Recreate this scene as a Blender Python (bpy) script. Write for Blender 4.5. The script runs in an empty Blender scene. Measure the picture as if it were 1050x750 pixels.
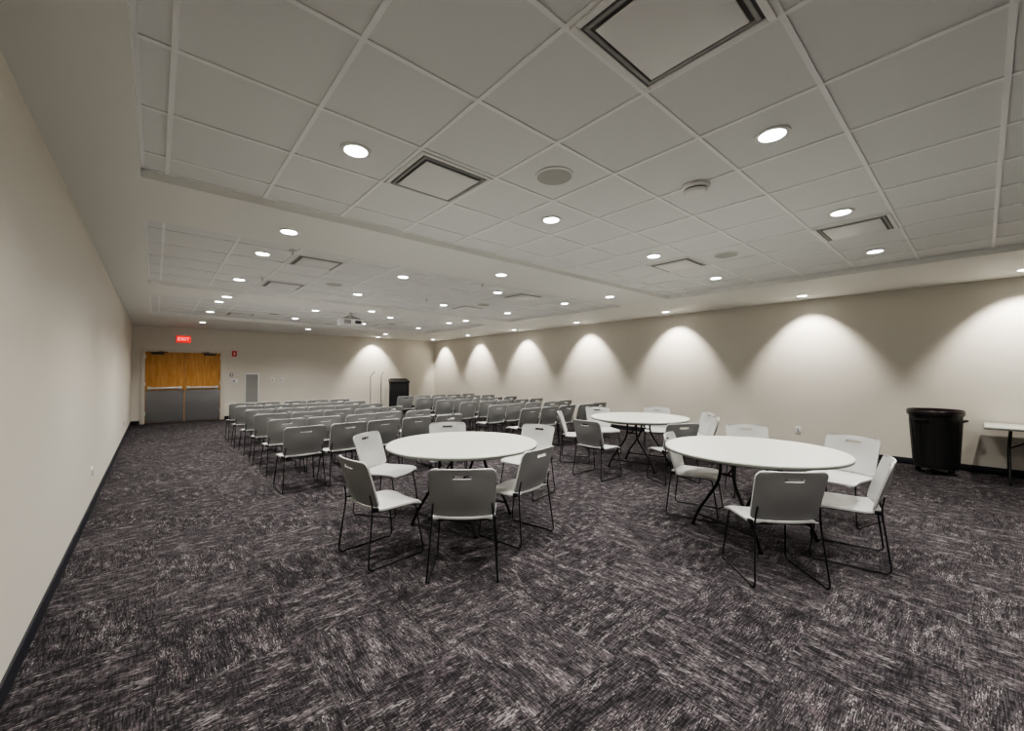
import bpy, bmesh, math, random
from mathutils import Vector, Matrix
random.seed(3)
sc = bpy.context.scene
COL = sc.collection

# ------------------------------------------------------------ materials
def mat(name, col, rough=0.5, metal=0.0, emit=None, estr=0.0, spec=0.5, noise=0.0, nscale=30, bump=0.0):
    m = bpy.data.materials.new(name); m.use_nodes = True
    nt = m.node_tree; b = nt.nodes['Principled BSDF']
    b.inputs['Base Color'].default_value = (*col, 1)
    b.inputs['Roughness'].default_value = rough
    b.inputs['Metallic'].default_value = metal
    b.inputs['Specular IOR Level'].default_value = spec
    if emit:
        b.inputs['Emission Color'].default_value = (*emit, 1)
        b.inputs['Emission Strength'].default_value = estr
    if noise > 0 or bump > 0:
        g = nt.nodes.new('ShaderNodeNewGeometry')
        n = nt.nodes.new('ShaderNodeTexNoise'); n.inputs['Scale'].default_value = nscale
        n.inputs['Detail'].default_value = 3
        nt.links.new(g.outputs['Position'], n.inputs['Vector'])
        if noise > 0:
            r = nt.nodes.new('ShaderNodeMapRange')
            r.inputs['To Min'].default_value = 1 - noise; r.inputs['To Max'].default_value = 1 + noise
            nt.links.new(n.outputs['Fac'], r.inputs['Value'])
            v = nt.nodes.new('ShaderNodeVectorMath'); v.operation = 'SCALE'
            v.inputs[0].default_value = col
            nt.links.new(r.outputs['Result'], v.inputs['Scale'])
            nt.links.new(v.outputs['Vector'], b.inputs['Base Color'])
        if bump > 0:
            bp = nt.nodes.new('ShaderNodeBump'); bp.inputs['Strength'].default_value = bump
            bp.inputs['Distance'].default_value = 0.003
            nt.links.new(n.outputs['Fac'], bp.inputs['Height'])
            nt.links.new(bp.outputs['Normal'], b.inputs['Normal'])
    return m

M_wall = mat('wall_paint', (0.69, 0.655, 0.585), 0.42, noise=0.02, nscale=3)
M_soff = mat('soffit_paint', (0.83, 0.83, 0.80), 0.7)
M_tile = mat('ceiling_tile', (0.78, 0.79, 0.785), 0.9, noise=0.04, nscale=180, bump=0.15)
M_grid = mat('ceiling_grid_metal', (0.90, 0.91, 0.91), 0.55)
M_base = mat('baseboard_rubber', (0.010, 0.011, 0.018), 0.5)
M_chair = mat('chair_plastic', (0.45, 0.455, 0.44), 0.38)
M_chair_shade = mat('chair_back_painted_shade', (0.20, 0.202, 0.20), 0.45)  # chair plastic darkened: shade on the rear of the backrest painted into the colour
M_rod = mat('chair_rod_dark', (0.02, 0.02, 0.022), 0.35, 0.6)
M_ttop = mat('table_laminate', (0.52, 0.54, 0.49), 0.35, noise=0.03, nscale=60)
M_tedge = mat('table_edge', (0.16, 0.17, 0.15), 0.5)
M_tleg = mat('table_leg_black', (0.012, 0.012, 0.012), 0.4, 0.5)
M_black = mat('black_plastic', (0.006, 0.0062, 0.0066), 0.5, noise=0.1, nscale=20)
M_bag = mat('trash_bag', (0.018, 0.010, 0.013), 0.3)
M_steel = mat('stainless_steel', (0.36, 0.36, 0.37), 0.25, 0.9, noise=0.15, nscale=5)
M_bright = mat('bright_metal', (0.75, 0.74, 0.72), 0.3, 0.8)
M_frame = mat('door_frame_paint', (0.66, 0.62, 0.54), 0.5)
M_white = mat('white_plastic', (0.80, 0.80, 0.79), 0.45)
M_grey = mat('grey_plastic', (0.33, 0.33, 0.32), 0.5)
M_gap = mat('diffuser_gap', (0.16, 0.16, 0.16), 0.7)
M_dark = mat('dark_gap', (0.03, 0.03, 0.03), 0.7)
M_red = mat('red_plastic', (0.6, 0.02, 0.02), 0.4)
M_exit = mat('exit_face', (0.6, 0.0, 0.0), 0.5, emit=(1, 0.0, 0.0), estr=0.4)
M_exitw = mat('exit_letters', (0.9, 0.5, 0.5), 0.4, emit=(1, 0.35, 0.35), estr=0.6)
M_lens = mat('lamp_lens', (0.9, 0.9, 0.85), 0.4, emit=(1, 0.97, 0.93), estr=10)
M_brown = mat('bronze_metal', (0.10, 0.07, 0.05), 0.4, 0.5)

def wood():
    m = bpy.data.materials.new('door_wood'); m.use_nodes = True
    nt = m.node_tree; b = nt.nodes['Principled BSDF']
    g = nt.nodes.new('ShaderNodeNewGeometry')
    mp = nt.nodes.new('ShaderNodeMapping'); mp.inputs['Scale'].default_value = (14, 14, 1.6)
    n = nt.nodes.new('ShaderNodeTexNoise'); n.inputs['Scale'].default_value = 1.5; n.inputs['Detail'].default_value = 6
    n.inputs['Distortion'].default_value = 0.6
    r = nt.nodes.new('ShaderNodeValToRGB')
    r.color_ramp.elements[0].position = 0.3; r.color_ramp.elements[0].color = (0.48, 0.215, 0.05, 1)
    r.color_ramp.elements[1].position = 0.7; r.color_ramp.elements[1].color = (0.68, 0.36, 0.11, 1)
    nt.links.new(g.outputs['Position'], mp.inputs['Vector']); nt.links.new(mp.outputs['Vector'], n.inputs['Vector'])
    nt.links.new(n.outputs['Fac'], r.inputs['Fac']); nt.links.new(r.outputs['Color'], b.inputs['Base Color'])
    b.inputs['Roughness'].default_value = 0.25
    return m
M_wood = wood()

def carpet():
    m = bpy.data.materials.new('carpet_tiles'); m.use_nodes = True
    nt = m.node_tree; N = nt.nodes; L = nt.links
    b = N['Principled BSDF']; b.inputs['Roughness'].default_value = 0.95; b.inputs['Specular IOR Level'].default_value = 0.1
    def math_(op, a, c=None, d=None):
        n = N.new('ShaderNodeMath'); n.operation = op
        for i, v in enumerate((a, c, d)):
            if v is None: continue
            if isinstance(v, (int, float)): n.inputs[i].default_value = v
            else: L.new(v, n.inputs[i])
        return n.outputs[0]
    g = N.new('ShaderNodeNewGeometry'); s = N.new('ShaderNodeSeparateXYZ'); L.new(g.outputs['Position'], s.inputs[0])
    T = 0.61
    x = math_('MULTIPLY', math_('ADD', s.outputs[0], 20.11), 1 / T)
    y = math_('MULTIPLY', math_('ADD', s.outputs[1], 20.05), 1 / T)
    fx = math_('FLOOR', x); fy = math_('FLOOR', y)
    c = math_('MODULO', math_('ADD', fx, fy), 2)
    ic = math_('SUBTRACT', 1, c)
    a = math_('ADD', math_('MULTIPLY', x, c), math_('MULTIPLY', y, ic))
    q = math_('ADD', math_('MULTIPLY', y, c), math_('MULTIPLY', x, ic))
    cv = N.new('ShaderNodeCombineXYZ'); L.new(fx, cv.inputs[0]); L.new(fy, cv.inputs[1])
    wn = N.new('ShaderNodeTexWhiteNoise'); L.new(cv.outputs[0], wn.inputs['Vector'])
    off = math_('MULTIPLY', wn.outputs['Value'], 50)
    def layer(sa, sq, seed, detail):
        v = N.new('ShaderNodeCombineXYZ')
        L.new(math_('MULTIPLY', a, sa), v.inputs[0]); L.new(math_('MULTIPLY', q, sq), v.inputs[1])
        L.new(math_('ADD', off, seed), v.inputs[2])
        n = N.new('ShaderNodeTexNoise'); n.inputs['Scale'].default_value = 1; n.inputs['Detail'].default_value = detail
        L.new(v.outputs[0], n.inputs['Vector']); return n.outputs['Fac']
    n1 = layer(9, 90, 0, 2)
    n2 = layer(26, 120, 7.3, 1)
    n3 = layer(5, 12, 13.7, 1)
    n4 = layer(100, 10, 21.1, 1)
    n5 = layer(6, 50, 33.3, 1)
    mixn = math_('ADD', math_('MULTIPLY', n1, 0.62), math_('MULTIPLY', n4, 0.38))
    mixn = math_('ADD', mixn, math_('MULTIPLY', math_('SUBTRACT', n3, 0.5), 0.13))
    mixn = math_('ADD', mixn, math_('MULTIPLY', math_('SUBTRACT', wn.outputs['Value'], 0.5), 0.04))
    r1 = N.new('ShaderNodeValToRGB'); L.new(mixn, r1.inputs['Fac'])
    e = r1.color_ramp.elements
    e[0].position = 0.38; e[0].color = (0.0085, 0.0075, 0.0088, 1)
    e[1].position = 0.63; e[1].color = (0.074, 0.066, 0.070, 1)
    k = r1.color_ramp.elements.new(0.50); k.color = (0.026, 0.0228, 0.025, 1)
    th = math_('ADD', n2, math_('MULTIPLY', math_('SUBTRACT', n3, 0.5), 0.6))
    mr = N.new('ShaderNodeMapRange'); L.new(th, mr.inputs['Value'])
    mr.inputs['From Min'].default_value = 0.585; mr.inputs['From Max'].default_value = 0.73
    mr.inputs['To Max'].default_value = 0.75
    fl = N.new('ShaderNodeValToRGB'); L.new(n5, fl.inputs['Fac'])
    fl.color_ramp.elements[0].position = 0.42; fl.color_ramp.elements[0].color = (0.12, 0.088, 0.102, 1)
    fl.color_ramp.elements[1].position = 0.54; fl.color_ramp.elements[1].color = (0.27, 0.255, 0.255, 1)
    mx = N.new('ShaderNodeMix'); mx.data_type = 'RGBA'
    L.new(mr.outputs[0], mx.inputs['Factor']); L.new(r1.outputs['Color'], mx.inputs[6]); L.new(fl.outputs['Color'], mx.inputs[7])
    L.new(mx.outputs[2], b.inputs['Base Color'])
    bp = N.new('ShaderNodeBump'); bp.inputs['Strength'].default_value = 0.25; bp.inputs['Distance'].default_value = 0.003
    L.new(n1, bp.inputs['Height']); L.new(bp.outputs['Normal'], b.inputs['Normal'])
    return m
M_carpet = carpet()

# ------------------------------------------------------------ mesh builder
class MB:
    def __init__(s): s.bm = bmesh.new(); s.mats = []
    def mi(s, m):
        if m not in s.mats: s.mats.append(m)
        return s.mats.index(m)
    def _f(s, vs, i):
        try:
            f = s.bm.faces.new(vs); f.material_index = i; f.smooth = True; return f
        except ValueError: return None
    def box(s, lo, hi, m, bevel=0.0, M=None):
        i = s.mi(m)
        vs = [s.bm.verts.new((x, y, z)) for x in (lo[0], hi[0]) for y in (lo[1], hi[1]) for z in (lo[2], hi[2])]
        fs = [s._f([vs[j] for j in q], i) for q in ((0,1,3,2),(4,6,7,5),(0,4,5,1),(2,3,7,6),(0,2,6,4),(1,5,7,3))]
        if bevel > 0:
            es = list({e for f in fs for e in f.edges})
            r = bmesh.ops.bevel(s.bm, geom=es, offset=bevel, segments=2, affect='EDGES', profile=0.5)
            for f in r['faces']: f.material_index = i; f.smooth = True
            vs = list({v for f in r['faces'] for v in f.verts} | {v for v in vs if v.is_valid})
        if M is not None: bmesh.ops.transform(s.bm, matrix=M, verts=[v for v in vs if v.is_valid])
    def lathe(s, prof, m, seg=32, c=(0, 0), cap0=True, cap1=True):
        i = s.mi(m); rings = []
        for r, z in prof:
            rings.append([s.bm.verts.new((c[0] + r * math.cos(2*math.pi*k/seg), c[1] + r * math.sin(2*math.pi*k/seg), z)) for k in range(seg)])
        for a, b in zip(rings, rings[1:]):
            for k in range(seg): s._f([a[k], a[(k+1) % seg], b[(k+1) % seg], b[k]], i)
        if cap0: s._f(rings[0][::-1], i)
        if cap1: s._f(rings[-1], i)
    def tube(s, pts, r, m, seg=8, rad=0.04):
        i = s.mi(m); P = [Vector(p) for p in pts]
        if rad > 0:
            Q = [P[0]]
            for a, b, c in zip(P, P[1:], P[2:]):
                d1 = (a - b); d2 = (c - b); rr = min(rad, d1.length * .45, d2.length * .45)
                p1 = b + d1.normalized() * rr; p2 = b + d2.normalized() * rr
                for t in (0, .25, .5, .75, 1): Q.append(p1 * (1-t)**2 + b * 2*t*(1-t) + p2 * t*t)
            Q.append(P[-1]); P = Q
        rings = []; up = None
        for k, p in enumerate(P):
            t = (P[min(k+1, len(P)-1)] - P[max(k-1, 0)]).normalized()
            if up is None:
                up = Vector((1, 0, 0)) if abs(t.x) < .9 else Vector((0, 1, 0))
            up = (up - t * up.dot(t)).normalized(); w = t.cross(up)
            rings.append([s.bm.verts.new(p + (up * math.cos(2*math.pi*j/seg) + w * math.sin(2*math.pi*j/seg)) * r) for j in range(seg)])
        for a, b in zip(rings, rings[1:]):
            for k in range(seg): s._f([a[k], a[(k+1) % seg], b[(k+1) % seg], b[k]], i)
        s._f(rings[0][::-1], i); s._f(rings[-1], i)
    def shell(s, grid, mask, off, mA, mB_):
        iA, iB = s.mi(mA), s.mi(mB_)
        off = Vector(off)
        A = [[s.bm.verts.new(Vector(p) + off) for p in row] for row in grid]
        B = [[s.bm.verts.new(p) for p in row] for row in grid]
        nr, nc = len(grid)-1, len(grid[0])-1
        ok = lambda r, c: 0 <= r < nr and 0 <= c < nc and mask(r, c)
        for r in range(nr):
            for c in range(nc):
                if not ok(r, c): continue
                s._f([A[r][c], A[r][c+1], A[r+1][c+1], A[r+1][c]], iA)
                s._f([B[r][c], B[r+1][c], B[r+1][c+1], B[r][c+1]], iB)
                for dr, dc, p, q in ((-1, 0, (r, c), (r, c+1)), (1, 0, (r+1, c+1), (r+1, c)), (0, -1, (r+1, c), (r, c)), (0, 1, (r, c+1), (r+1, c+1))):
                    if not ok(r+dr, c+dc):
                        s._f([A[q[0]][q[1]], A[p[0]][p[1]], B[p[0]][p[1]], B[q[0]][q[1]]], iA)
        for row in A + B:
            for v in row:
                if not v.link_faces: s.bm.verts.remove(v)
    def mesh(s, name, fix=True, angle=35):
        if fix: bmesh.ops.recalc_face_normals(s.bm, faces=s.bm.faces)
        me = bpy.data.meshes.new(name); s.bm.to_mesh(me); s.bm.free()
        for m in s.mats: me.materials.append(m)
        me.set_sharp_from_angle(angle=math.radians(angle))
        return me
    def obj(s, name, loc=(0,0,0), rz=0, **k):
        return place(s.mesh(name, **k), name, loc, rz)
def place(me, name, loc, rz=0, parent=None):
    o = bpy.data.objects.new(name, me); COL.objects.link(o); o.location = loc; o.rotation_euler[2] = rz
    if parent: o.parent = parent
    return o

# ------------------------------------------------------------ camera frame
YAW = math.radians(41.07); CH = 1.5
SF, CF = math.sin(YAW), math.cos(YAW)
def P(lat, d): return (d * SF + lat * CF, d * CF - lat * SF)
cam = bpy.data.cameras.new('camera'); cam.lens = 14.4; cam.sensor_width = 36; cam.clip_start = 0.05
co = bpy.data.objects.new('camera', cam); COL.objects.link(co)
co.location = (0, 0, CH); co.rotation_euler = (math.radians(90.95), 0, -YAW); sc.camera = co

# ------------------------------------------------------------ room
XL, XR, YB, YR = -0.51, 9.3, 15.9, -4.6
ZS, ZT = 2.87, 2.935
b = MB(); b.box((XL-.15, YR-.15, -.1), (XR+.15, YB+.15, 0), M_carpet); b.obj('floor')
b = MB(); b.box((XL-.15, YR-.15, 0), (XL, YB+.15, 3.1), M_wall); b.obj('wall_left')
b = MB(); b.box((XR, YR-.15, 0), (XR+.15, YB+.15, 3.1), M_wall); b.obj('wall_right')
b = MB(); b.box((XL, YR-.15, 0), (XR, YR, 3.1), M_wall); b.obj('wall_rear')
DX0, DX1, DZ = -0.27, 1.62, 2.15
b = MB(); b.box((XL, YB, 0), (DX0, YB+.15, 3.1), M_wall); b.obj('wall_back')
b = MB(); b.box((DX1, YB, 0), (XR, YB+.15, 3.1), M_wall); b.obj('wall_back')
b = MB(); b.box((DX0, YB, DZ), (DX1, YB+.15, 3.1), M_wall); b.obj('wall_back')
# ceiling
R = [(-0.09, 7.3, -3.3, 3.86), (-0.09, 7.3, 4.91, 8.45), (-0.09, 7.3, 9.5, 13.0)]
b = MB()
b.box((XL, YR, ZT+.004), (XR, YB, 3.1), M_tile)
b.box((XL, YR, ZS), (-0.09, YB, ZT+.004), M_soff); b.box((7.3, YR, ZS), (XR, YB, ZT+.004), M_soff)
for y0, y1 in ((YR, -3.3), (3.86, 4.91), (8.45, 9.5), (13.0, YB)):
    b.box((-0.09, y0, ZS), (7.3, y1, ZT+.004), M_soff)
b.obj('ceiling')
TS = 0.61
ph = [-0.1, 5.395, 9.85]
for n, (x0, x1, y0, y1) in enumerate(R):
    b = MB(); w = .012
    x = .05
    while x < x1 - .05:
        b.box((x-w, y0, ZT-.004), (x+w, y1, ZT+.003), M_grid); x += TS
    y = ph[n]
    while y - TS > y0 + .05: y -= TS
    while y < y1 - .03:
        if y > y0 + .03: b.box((x0, y-w, ZT-.0035), (x1, y+w, ZT+.003), M_grid)
        y += TS
    for a in ((x0, y0, x0+.02, y1), (x1-.02, y0, x1, y1), (x0, y0, x1, y0+.02), (x0, y1-.02, x1, y1)):
        b.box((a[0], a[1], ZT-.0045), (a[2], a[3], ZT+.003), M_grid)
    b.obj('trim_%d' % (n+1))
# baseboards
b = MB(); b.box((XL, YR, 0), (XL+.012, YB, .105), M_base, .003); b.obj('baseboard_left')
b = MB(); b.box((XR-.012, YR, 0), (XR, YB, .105), M_base, .003); b.obj('baseboard_right')
b = MB(); b.box((DX1+.06, YB-.012, 0), (XR-.012, YB, .105), M_base, .003); b.box((XL+.012, YB-.012, 0), (DX0-.06, YB, .105), M_base, .003); b.obj('baseboard_back')
b = MB(); b.box((XL+.012, YR, 0), (XR-.012, YR+.012, .105), M_base, .003); b.obj('baseboard_rear')

# ------------------------------------------------------------ door
b = MB()
fw = .05
for (x0, z0, x1, z1) in ((DX0-.045, 0, DX0+fw, DZ+.045), (DX1-fw, 0, DX1+.045, DZ+.045), (DX0+fw, DZ-fw, DX1-fw, DZ+.045)):
    b.box((x0, YB-.025, z0), (x1, YB-.0005, z1), M_frame, .004)
b.box((DX0+.001, YB-.001, 0), (DX0+fw, YB+.12, DZ-.001), M_frame); b.box((DX1-fw, YB-.001, 0), (DX1-.001, YB+.12, DZ-.001), M_frame)
b.box((DX0+fw, YB-.001, DZ-fw), (DX1-fw, YB+.12, DZ-.001), M_frame)
xm = (DX0+DX1)/2
for s, (x0, x1) in enumerate(((DX0+fw+.003, xm-.003), (xm+.003, DX1-fw-.003))):
    b.box((x0, YB+.02, .01), (x1, YB+.065, DZ-fw-.003), M_wood)
    b.box((x0+.01, YB+.012, .02), (x1-.01, YB+.0199, .96), M_steel)
    b.box((x0+.05, YB-.045, 1.0), (x1-.05, YB-.01, 1.06), M_bright, .008)
    b.box((x0+.05, YB-.03, .985), (x0+.13, YB+.02, 1.075), M_bright, .006)
    b.box((x1-.13, YB-.03, .985), (x1-.05, YB+.02, 1.075), M_bright, .006)
    hx = x0 if s == 0 else x1; sg = 1 if s == 0 else -1
    a, c = sorted((hx + sg*.12, hx + sg*.42))
    b.box((a, YB-.04, DZ-.13), (c, YB+.02, DZ-.07), M_brown, .006)
    b.tube([(hx+sg*.2, YB-.03, DZ-.065), (hx+sg*.5, YB-.10, DZ-.055), (hx+sg*.3, YB-.03, DZ-.02)], .01, M_brown, 6, 0)
    for z in (.25, 1.1, 1.9):
        b.box((hx-.012, YB-.005, z), (hx+.012, YB+.02, z+.11), M_bright)
b.obj('door_1')

# exit sign
ex = MB(); ex.box((-.18, -.05, -.11), (.18, 0, .11), M_white, .008); ex.box((-.17, -.055, -.10), (.17, -.0501, .10), M_exit)
ex.box((-.06, -.03, .11), (.06, 0, .14), M_white)
exo = ex.obj('exit_sign', (.64, YB, 2.50))
tc = bpy.data.curves.new('letters', 'FONT'); tc.body = 'EXIT'; tc.size = .14; tc.align_x = 'CENTER'; tc.align_y = 'CENTER'; tc.extrude = .002
to = bpy.data.objects.new('letters', tc); COL.objects.link(to); to.parent = exo; to.location = (0, -.058, 0); to.rotation_euler = (math.pi/2, 0, 0)
tc.materials.append(M_exitw)

def plate(name, loc, w, h, m, normal='back', dot=None):
    b = MB(); b.box((-w/2, -.012, -h/2), (w/2, 0, h/2), m, .003)
    if dot:
        b.box((-w*.14, -.02, -h*.25), (w*.14, -.0119, h*.25), dot, .002)
    rz = {'back': 0, 'left': math.pi/2, 'right': -math.pi/2}[normal]
    return b.obj(name, loc, rz)
plate('fire_alarm_strobe', (1.93, YB, 2.1), .13, .18, M_red, dot=M_white)
plate('light_switch', (1.93, YB, 1.22), .20, .13, M_white, dot=M_grey)
plate('light_switch', (1.86, YB, 1.42), .10, .12, M_grey, dot=M_white)
plate('light_switch', (3.02, YB, 1.25), .12, .12, M_white, dot=M_grey)
plate('light_switch', (3.3, YB, 1.25), .12, .12, M_white, dot=M_grey)
plate('power_outlet', (XL, 6.3, .42), .08, .125, M_white, 'left', dot=M_grey)
plate('power_outlet', (XL, 12.0, .42), .08, .125, M_white, 'left', dot=M_grey)
plate('power_outlet', (XR, 2.33, .40), .08, .125, M_white, 'right', dot=M_grey)
plate('power_outlet', (XR, 6.9, .40), .08, .125, M_white, 'right', dot=M_grey)
b = MB(); b.box((-.21, -.03, -.5), (.21, 0, .5), M_white, .006); b.box((-.17, -.034, -.46), (.17, -.0301, .46), M_grey)
for k in range(22):
    z = -.44 + k*.041; b.box((-.165, -.042, z), (.165, -.0341, z+.016), M_grey)
b.obj('wall_vent_grille', (2.42, YB, .97))

# ------------------------------------------------------------ ceiling fixtures
b = MB(); b.lathe([(.096, 0), (.096, -.005), (.084, -.009), (.070, -.005), (.070, -.003)], M_white, 36, cap0=True, cap1=False)
b.lathe([(.0695, -.003), (.0695, -.006)], M_lens, 36)
dl_me = b.mesh('recessed_downlight')
def spotdata(name, e, ang, blend, rad, col=(1, .965, .91)):
    l = bpy.data.lights.new(name, 'SPOT'); l.energy = e; l.spot_size = math.radians(ang); l.spot_blend = blend
    l.shadow_soft_size = rad; l.color = col; return l
LD = spotdata('downlight_lamp', 78, 138, 1.0, .05)
LW = spotdata('wallwash_lamp', 92, 84, .6, .04, (1, .94, .85))
def dlight(x, y, z, ld, rot=(0, 0, 0)):
    o = place(dl_me, 'recessed_downlight', (x, y, z))
    l = bpy.data.objects.new('lamp', ld); COL.objects.link(l); l.parent = o; l.location = (0, 0, -.03); l.rotation_euler = rot
LX = (.965, 2.795, 4.625, 6.42)
for y in (-1.01, .815, 2.645):
    for x in LX: dlight(x, y, ZT, LD)
for y in (5.70, 7.53):
    for x in LX: dlight(x, y, ZT, LD)
for y in (10.155, 11.985):
    for x in LX: dlight(x, y, ZT, LD)
for y in (4.42, 8.98, 14.0):
    for x in (.97, 3.65, 6.2): dlight(x, y, ZS, LD)
for y in (-3.0, -.4, 2.1, 4.7, 7.3, 9.9, 12.5, 15.0): dlight(8.72, y, ZS, LW, (0, -math.radians(26), 0))
dlight(6.5, 15.35, ZS, LW, (math.radians(26), 0, 0))

h = TS/2 - .012
b = MB()
for a in ((-h,-h,h,-h+.03), (-h,h-.03,h,h), (-h,-h+.03,-h+.03,h-.03), (h-.03,-h+.03,h,h-.03)):
    b.box((a[0],a[1],-.010),(a[2],a[3],0), M_white, .002)
g = h-.042
for a in ((-g,-g,g,-g+.018), (-g,g-.018,g,g), (-g,-g+.018,-g+.018,g-.018), (g-.018,-g+.018,g,g-.018)):
    b.box((a[0],a[1],-.012),(a[2],a[3],-.002), M_grey, .002)
b.box((-h+.03,-h+.03,-.003),(h-.03,h-.03,-.001), M_gap)
b.box((-h+.075,-h+.075,-.020),(h-.075,h-.075,-.012), M_white, .003)
b.box((-.03,-.03,-.0119),(.03,.03,-.003), M_grey)
df_me = b.mesh('air_diffuser')
for x, y in ((1.575, .815), (1.575, 2.645), (5.235, .815), (5.235, 2.645), (1.575, 5.70), (1.575, 7.53), (5.235, 5.70), (5.235, 7.53), (1.575, 11.985), (5.235, 11.985), (5.235, -1.01), (1.575, -1.01)):
    place(df_me, 'air_diffuser', (x, y, ZT-.004))
b = MB(); b.lathe([(.14, 0), (.14, -.006), (.125, -.010)], M_white, 36, cap1=False); b.lathe([(.125, -.008), (.125, -.0105)], mat('speaker_mesh', (.45, .45, .43), .7), 36)
sp_me = b.mesh('ceiling_speaker')
for x, y in ((2.185, 2.035), (5.235, 2.035), (2.185, 6.92), (5.235, 6.92), (2.185, 11.375), (5.235, 11.375)): place(sp_me, 'ceiling_speaker', (x, y, ZT))
b = MB(); b.lathe([(.10, 0), (.10, -.02), (.09, -.03)], M_white, 32); b.lathe([(.075, -.03), (.075, -.04)], M_dark, 32); b.lathe([(.085, -.04), (.075, -.06), (.04, -.075), (.005, -.078)], M_white, 32)
b.obj('smoke_detector', (3.12, 1.43, ZT))
b = MB(); b.lathe([(.035, 0), (.035, -.006), (.012, -.012), (.012, -.04), (.006, -.045), (.022, -.055), (.022, -.058)], M_bright, 16)
sk = b.mesh('fire_sprinkler')
for x, y in ((1.2, 5.3), (3.98, 5.3), (1.2, 7.1), (6.8, 3.3), (3.98, 7.1)): place(sk, 'fire_sprinkler', (x, y, ZT))

# projector
b = MB(); b.box((-.24, -.18, -.34), (.24, .18, -.19), M_white, .02)
b.lathe([(.02, -.19), (.02, -.02)], M_white, 16); b.lathe([(.07, -.012), (.07, 0)], M_white, 24)
b.box((-.12, -.12, -.195), (.12, .12, -.165), M_grey, .004)
b.tube([(-.2, -.14, -.19), (0, 0, -.1), (.2, .14, -.19)], .01, M_grey, 6, 0); b.tube([(.2, -.14, -.19), (0, 0, -.1), (-.2, .14, -.19)], .01, M_grey, 6, 0)
b.tube([(.08, .175, -.27), (.08, .23, -.27)], .05, M_black, 16, 0)
for k in range(6): b.box((-.19+k*.025, -.184, -.31), (-.178+k*.025, -.178, -.22), M_dark)
b.box((.05, -.185, -.30), (.19, -.178, -.23), M_dark)
b.obj('ceiling_projector', (3.45, 9.75, ZT))

# ------------------------------------------------------------ chair
def chair_mesh():
    b = MB()
    us = [-1, -.93, -.8, -.62, -.42, -.27, -.23, -.1, .1, .23, .27, .42, .62, .8, .93, 1]
    zs = [.455, .457, .463, .475, .50, .54, .60, .66, .71, .742, .748, .768, .774, .785, .797, .808, .816, .82]
    grid = []
    for z in zs:
        W = .245 - .012 * (.82 - z) / .36; r = .05
        t = .82 - z; tb = z - .455; w = W
        if t < r: w = W - r + math.sqrt(max(r*r - (r-t)**2, 0))
        if tb < .03: w = W - .03 + math.sqrt(max(.03**2 - (.03-tb)**2, 0))
        v = (z - .455) / .365
        row = []
        for u in us:
            y = -.217 - .09 * v - .025 * v * v + .045 * abs(u)**2.2 + .012*math.cos(v*math.pi*2)*(1-u*u)
            row.append((u * w, y, z))
        grid.append(row)
    def mk(r, c):
        z0, z1 = zs[r], zs[r+1]; u0, u1 = us[c], us[c+1]
        return not (z0 >= .748-1e-5 and z1 <= .774+1e-5 and u0 >= -.28 and u1 <= .28)
    b.shell(grid, mk, (0, .013, .002), M_chair, M_chair_shade)
    us2 = [-1, -.94, -.8, -.5, -.2, .2, .5, .8, .94, 1]
    ys = [-.215, -.212, -.203, -.18, -.12, -.04, .05, .13, .18, .21, .228, .238]
    grid = []
    for k, y in enumerate(ys):
        W = .228 + .012 * (y + .2) / .44
        t = .238 - y; tb = y + .215; w = W
        if t < .05: w = W - .05 + math.sqrt(max(.05**2 - (.05-t)**2, 0)) + .004
        if tb < .03: w = W - .03 + math.sqrt(max(.03**2 - (.03-tb)**2, 0)) + .004
        row = []
        for u in us2:
            z = .435 - .014 * (1 - u*u) + (.03 * ((y-.12)/.118)**2 * -1 if y > .12 else 0) + (.018*((-.12-y)/.095)**2 if y < -.12 else 0)
            z -= .012 * max(0, abs(u)-.8) / .2
            row.append((u * w, y, z))
        grid.append(row)
    b.shell(grid, lambda r, c: True, (0, 0, .014), M_chair, M_chair)
    rr = .0065
    for s in (-1, 1):
        b.tube([(s*.212, -.232, .56), (s*.222, -.212, .455), (s*.252, -.265, .008), (s*.248, .235, .008), (s*.215, .175, .415), (s*.190, -.17, .415)], rr, M_rod, 8, .045)
        b.box((s*.235-.02, -.21, .43), (s*.235+.006, -.17, .46), M_rod, .004)
        b.box((s*.25-.012, -.24, 0), (s*.25+.012, -.21, .012), M_black); b.box((s*.248-.012, .18, 0), (s*.248+.012, .21, .012), M_black)
    b.tube([(-.212, .14, .412), (.212, .14, .412)], rr, M_rod, 8, 0)
    b.tube([(-.195, -.14, .412), (.195, -.14, .412)], rr, M_rod, 8, 0)
    return b.mesh('stacking_chair', angle=50)
ch = chair_mesh()
def chair(x, y, fx, fy): place(ch, 'stacking_chair', (x, y, 0), math.atan2(-fx, fy))
def chair_ld(lat, d, fl, fd):
    x, y = P(lat, d); fx, fy = P(fl, fd); chair(x, y, fx, fy)
# table 1 group
for c in ((-.36, 3.18, -.03, 1), (-1.08, 3.45, .68, .73), (.03, 3.84, -.78, .62), (-1.36, 4.52, 1, -.25), (-.82, 5.30, .2, -1), (.18, 5.1, -.6, -.8)): chair_ld(*c)
# table 2 group
for c in ((1.94, 3.10, .05, 1), (2.74, 3.40, -.8, .6), (3.38, 4.25, -.9, -.45), (1.98, 4.42, .8, -.5), (2.95, 5.05, -.3, -1)): chair_ld(*c)
# table 3 group
for c in ((1.25, 5.98, .7, .6), (2.22, 5.72, -.2, 1), (2.80, 6.25, -1, .3), (3.05, 6.95, -1, .05), (1.1, 7.05, 1, -.2), (1.72, 7.75, .2, -1), (2.75, 7.75, -.3, -1)): chair_ld(*c)
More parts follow.
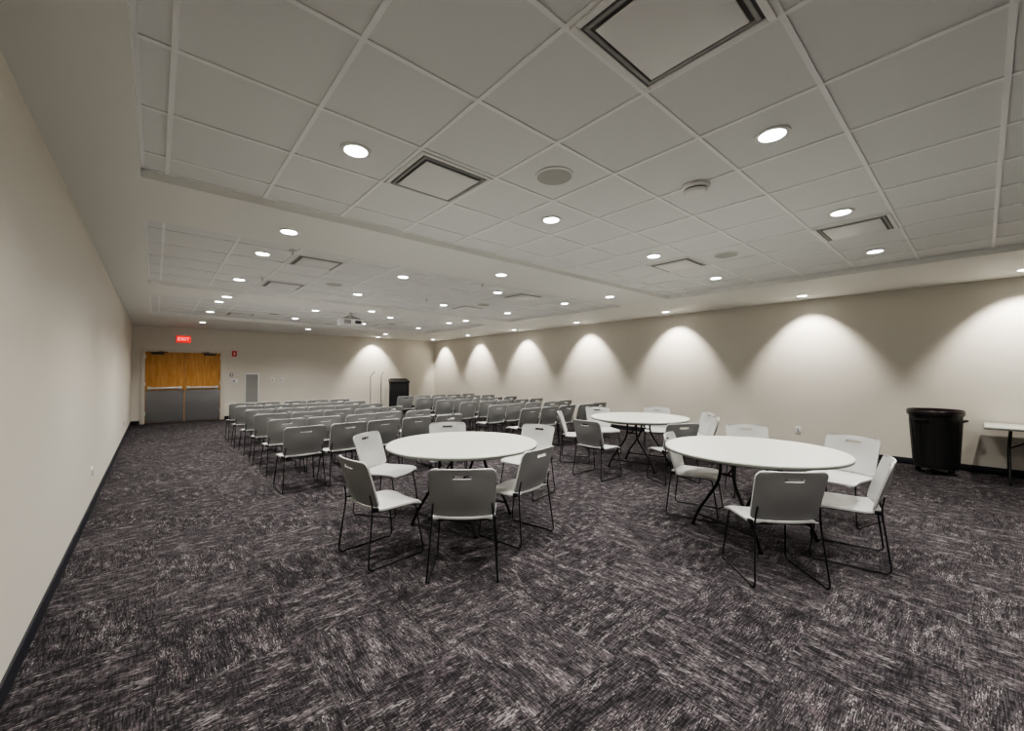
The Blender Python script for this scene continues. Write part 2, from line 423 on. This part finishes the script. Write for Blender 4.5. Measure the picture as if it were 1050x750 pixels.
# rows: left block, centre aisle, right block
for r in range(6):
    y = 5.9 + r * 1.03
    for x0 in (1.45, 5.42):
        for k in range(5):
            x = x0 + .53 * k
            chair(x + random.uniform(-.02, .02), y + random.uniform(-.04, .04), random.uniform(-.05, .05), 1)

# ------------------------------------------------------------ round tables
def round_table():
    b = MB(); T = .785
    b.lathe([(.738, T-.034), (.752, T-.030), (.756, T-.018), (.756, T-.012)], M_tedge, 72, cap1=False)
    b.lathe([(.756, T-.012), (.755, T-.005), (.748, T)], M_ttop, 72, cap0=False)
    b.lathe([(.66, T-.055), (.66, T-.033)], M_tleg, 48)
    for s in (-1, 1):
        for t in (-1, 1):
            b.tube([(s*.30, t*.07, T-.05), (s*.31, t*.07, .50), (s*.34, t*.30, .16), (s*.35, t*.36, .018)], .0145, M_tleg, 10, .15)
            b.lathe([(.02, 0), (.02, .03)], M_tleg, 12, c=(s*.35, t*.36))
        b.tube([(s*.345, -.325, .12), (s*.345, .325, .12)], .011, M_tleg, 8, 0)
        b.tube([(s*.305, -.07, .56), (s*.305, .07, .56)], .011, M_tleg, 8, 0)
        b.tube([(s*.305, 0, .56), (s*.05, 0, T-.05)], .009, M_tleg, 8, 0)
    return b.mesh('round_folding_table')
tm = round_table()
for (lat, d, rz) in ((-.50, 4.2, .4), (2.25, 3.87, -.35), (2.04, 6.6, .2)):
    x, y = P(lat, d); place(tm, 'round_folding_table', (x, y, 0), rz)

# rectangular folding table
b = MB(); T = .76
b.box((-.38, -.92, T-.035), (.38, .92, T), M_ttop, .006); b.box((-.384, -.924, T-.03), (.384, .924, T-.010), M_tedge, .003)
for s in (-1, 1):
    for t in (-1, 1):
        b.tube([(t*.10, s*.68, T-.03), (t*.12, s*.70, .45), (t*.28, s*.70, .018)], .014, M_tleg, 10, .08)
    b.tube([(-.32, s*.70, .018), (.32, s*.70, .018)], .016, M_tleg, 10, 0)
    b.tube([(-.12, s*.70, .45), (.12, s*.70, .45)], .012, M_tleg, 8, 0)
    b.tube([(0, s*.70, .45), (0, s*.25, T-.03)], .009, M_tleg, 8, 0)
b.obj('rectangular_folding_table', (8.87, -.93, 0))

# trash can on dolly
b = MB()
b.lathe([(.235, .12), (.245, .13), (.262, .5), (.282, .82), (.285, .86), (.302, .865), (.306, .90), (.300, .93), (.285, .925), (.27, .80), (.24, .2)], M_black, 48)
b.lathe([(.308, .88), (.311, .90), (.308, .935), (.298, .948), (.285, .94), (.275, .85)], M_bag, 48, cap0=False, cap1=False)
b.lathe([(.22, .085), (.24, .09), (.24, .12)], M_black, 48)
for k in range(5):
    a = 2*math.pi*k/5 + .3
    cx, cy = .19*math.cos(a), .19*math.sin(a)
    b.box((cx-.012, cy-.02, .04), (cx+.012, cy+.02, .09), M_grey)
    b.tube([(cx-.012, cy, .035), (cx+.012, cy, .035)], .035, M_black, 16, 0)
for s in (0, 2.09, 4.19):
    ca, sa = math.cos(s+.6), math.sin(s+.6); tx, ty = -sa, ca
    b.tube([(.275*ca+tx*.07, .275*sa+ty*.07, .78), (.325*ca+tx*.06, .325*sa+ty*.06, .80), (.325*ca-tx*.06, .325*sa-ty*.06, .80), (.275*ca-tx*.07, .275*sa-ty*.07, .78)], .012, M_black, 8, .02)
for k in range(12):
    a = 2*math.pi*k/12
    b.tube([(.243*math.cos(a), .243*math.sin(a), .15), (.279*math.cos(a), .279*math.sin(a), .80)], .007, M_black, 6, 0)
b.obj('trash_can', (8.78, .47, 0))

# lectern
b = MB()
b.box((-.36, -.30, .0), (.36, .30, .06), M_black, .01); b.box((-.34, -.27, .06), (.34, .27, 1.13), M_black, .008)
Mx = Matrix.Translation((0, 0, 1.17)) @ Matrix.Rotation(math.radians(8), 4, 'X')
b.box((-.36, -.29, -.03), (.36, .29, .03), M_black, .008, M=Mx)
b.box((-.30, .24, .03), (.30, .27, .06), M_black, .004, M=Mx)
b.box((-.28, -.276, .15), (.28, -.2701, 1.05), mat('lectern_panel', (.015, .015, .017), .35))
lx, ly = P(-.276*15.3, 15.3); b.obj('lectern', (lx, ly, 0), -.35)
# microphone stands
def mic():
    b = MB()
    for k in range(3):
        a = k*2.094; b.tube([(0, 0, .18), (.2*math.cos(a), .2*math.sin(a), .012)], .009, M_black, 8, 0)
    b.tube([(0, 0, .12), (0, 0, 1.35)], .011, M_black, 8, 0); b.tube([(0, 0, 1.35), (.03, -.12, 1.47)], .009, M_black, 8, 0)
    b.tube([(.027, -.10, 1.46), (.04, -.19, 1.52)], .02, M_grey, 12, 0)
    b.lathe([(.02, .9), (.02, .97)], M_grey, 12)
    return b.mesh('microphone_stand')
mm = mic()
for u, rz in ((380, .3), (391, 2.0)):
    t = (u-525)/420; d = (YB-.3)/(CF - t*SF)
    x, y = P(t*d, d); place(mm, 'microphone_stand', (x, y, 0), rz)

# world + view
w = bpy.data.worlds.new('world'); w.use_nodes = True; sc.world = w
w.node_tree.nodes['Background'].inputs[0].default_value = (.05, .05, .05, 1)
sc.view_settings.view_transform = 'AgX'
sc.view_settings.look = 'AgX - Medium High Contrast'
sc.view_settings.exposure = 1.25
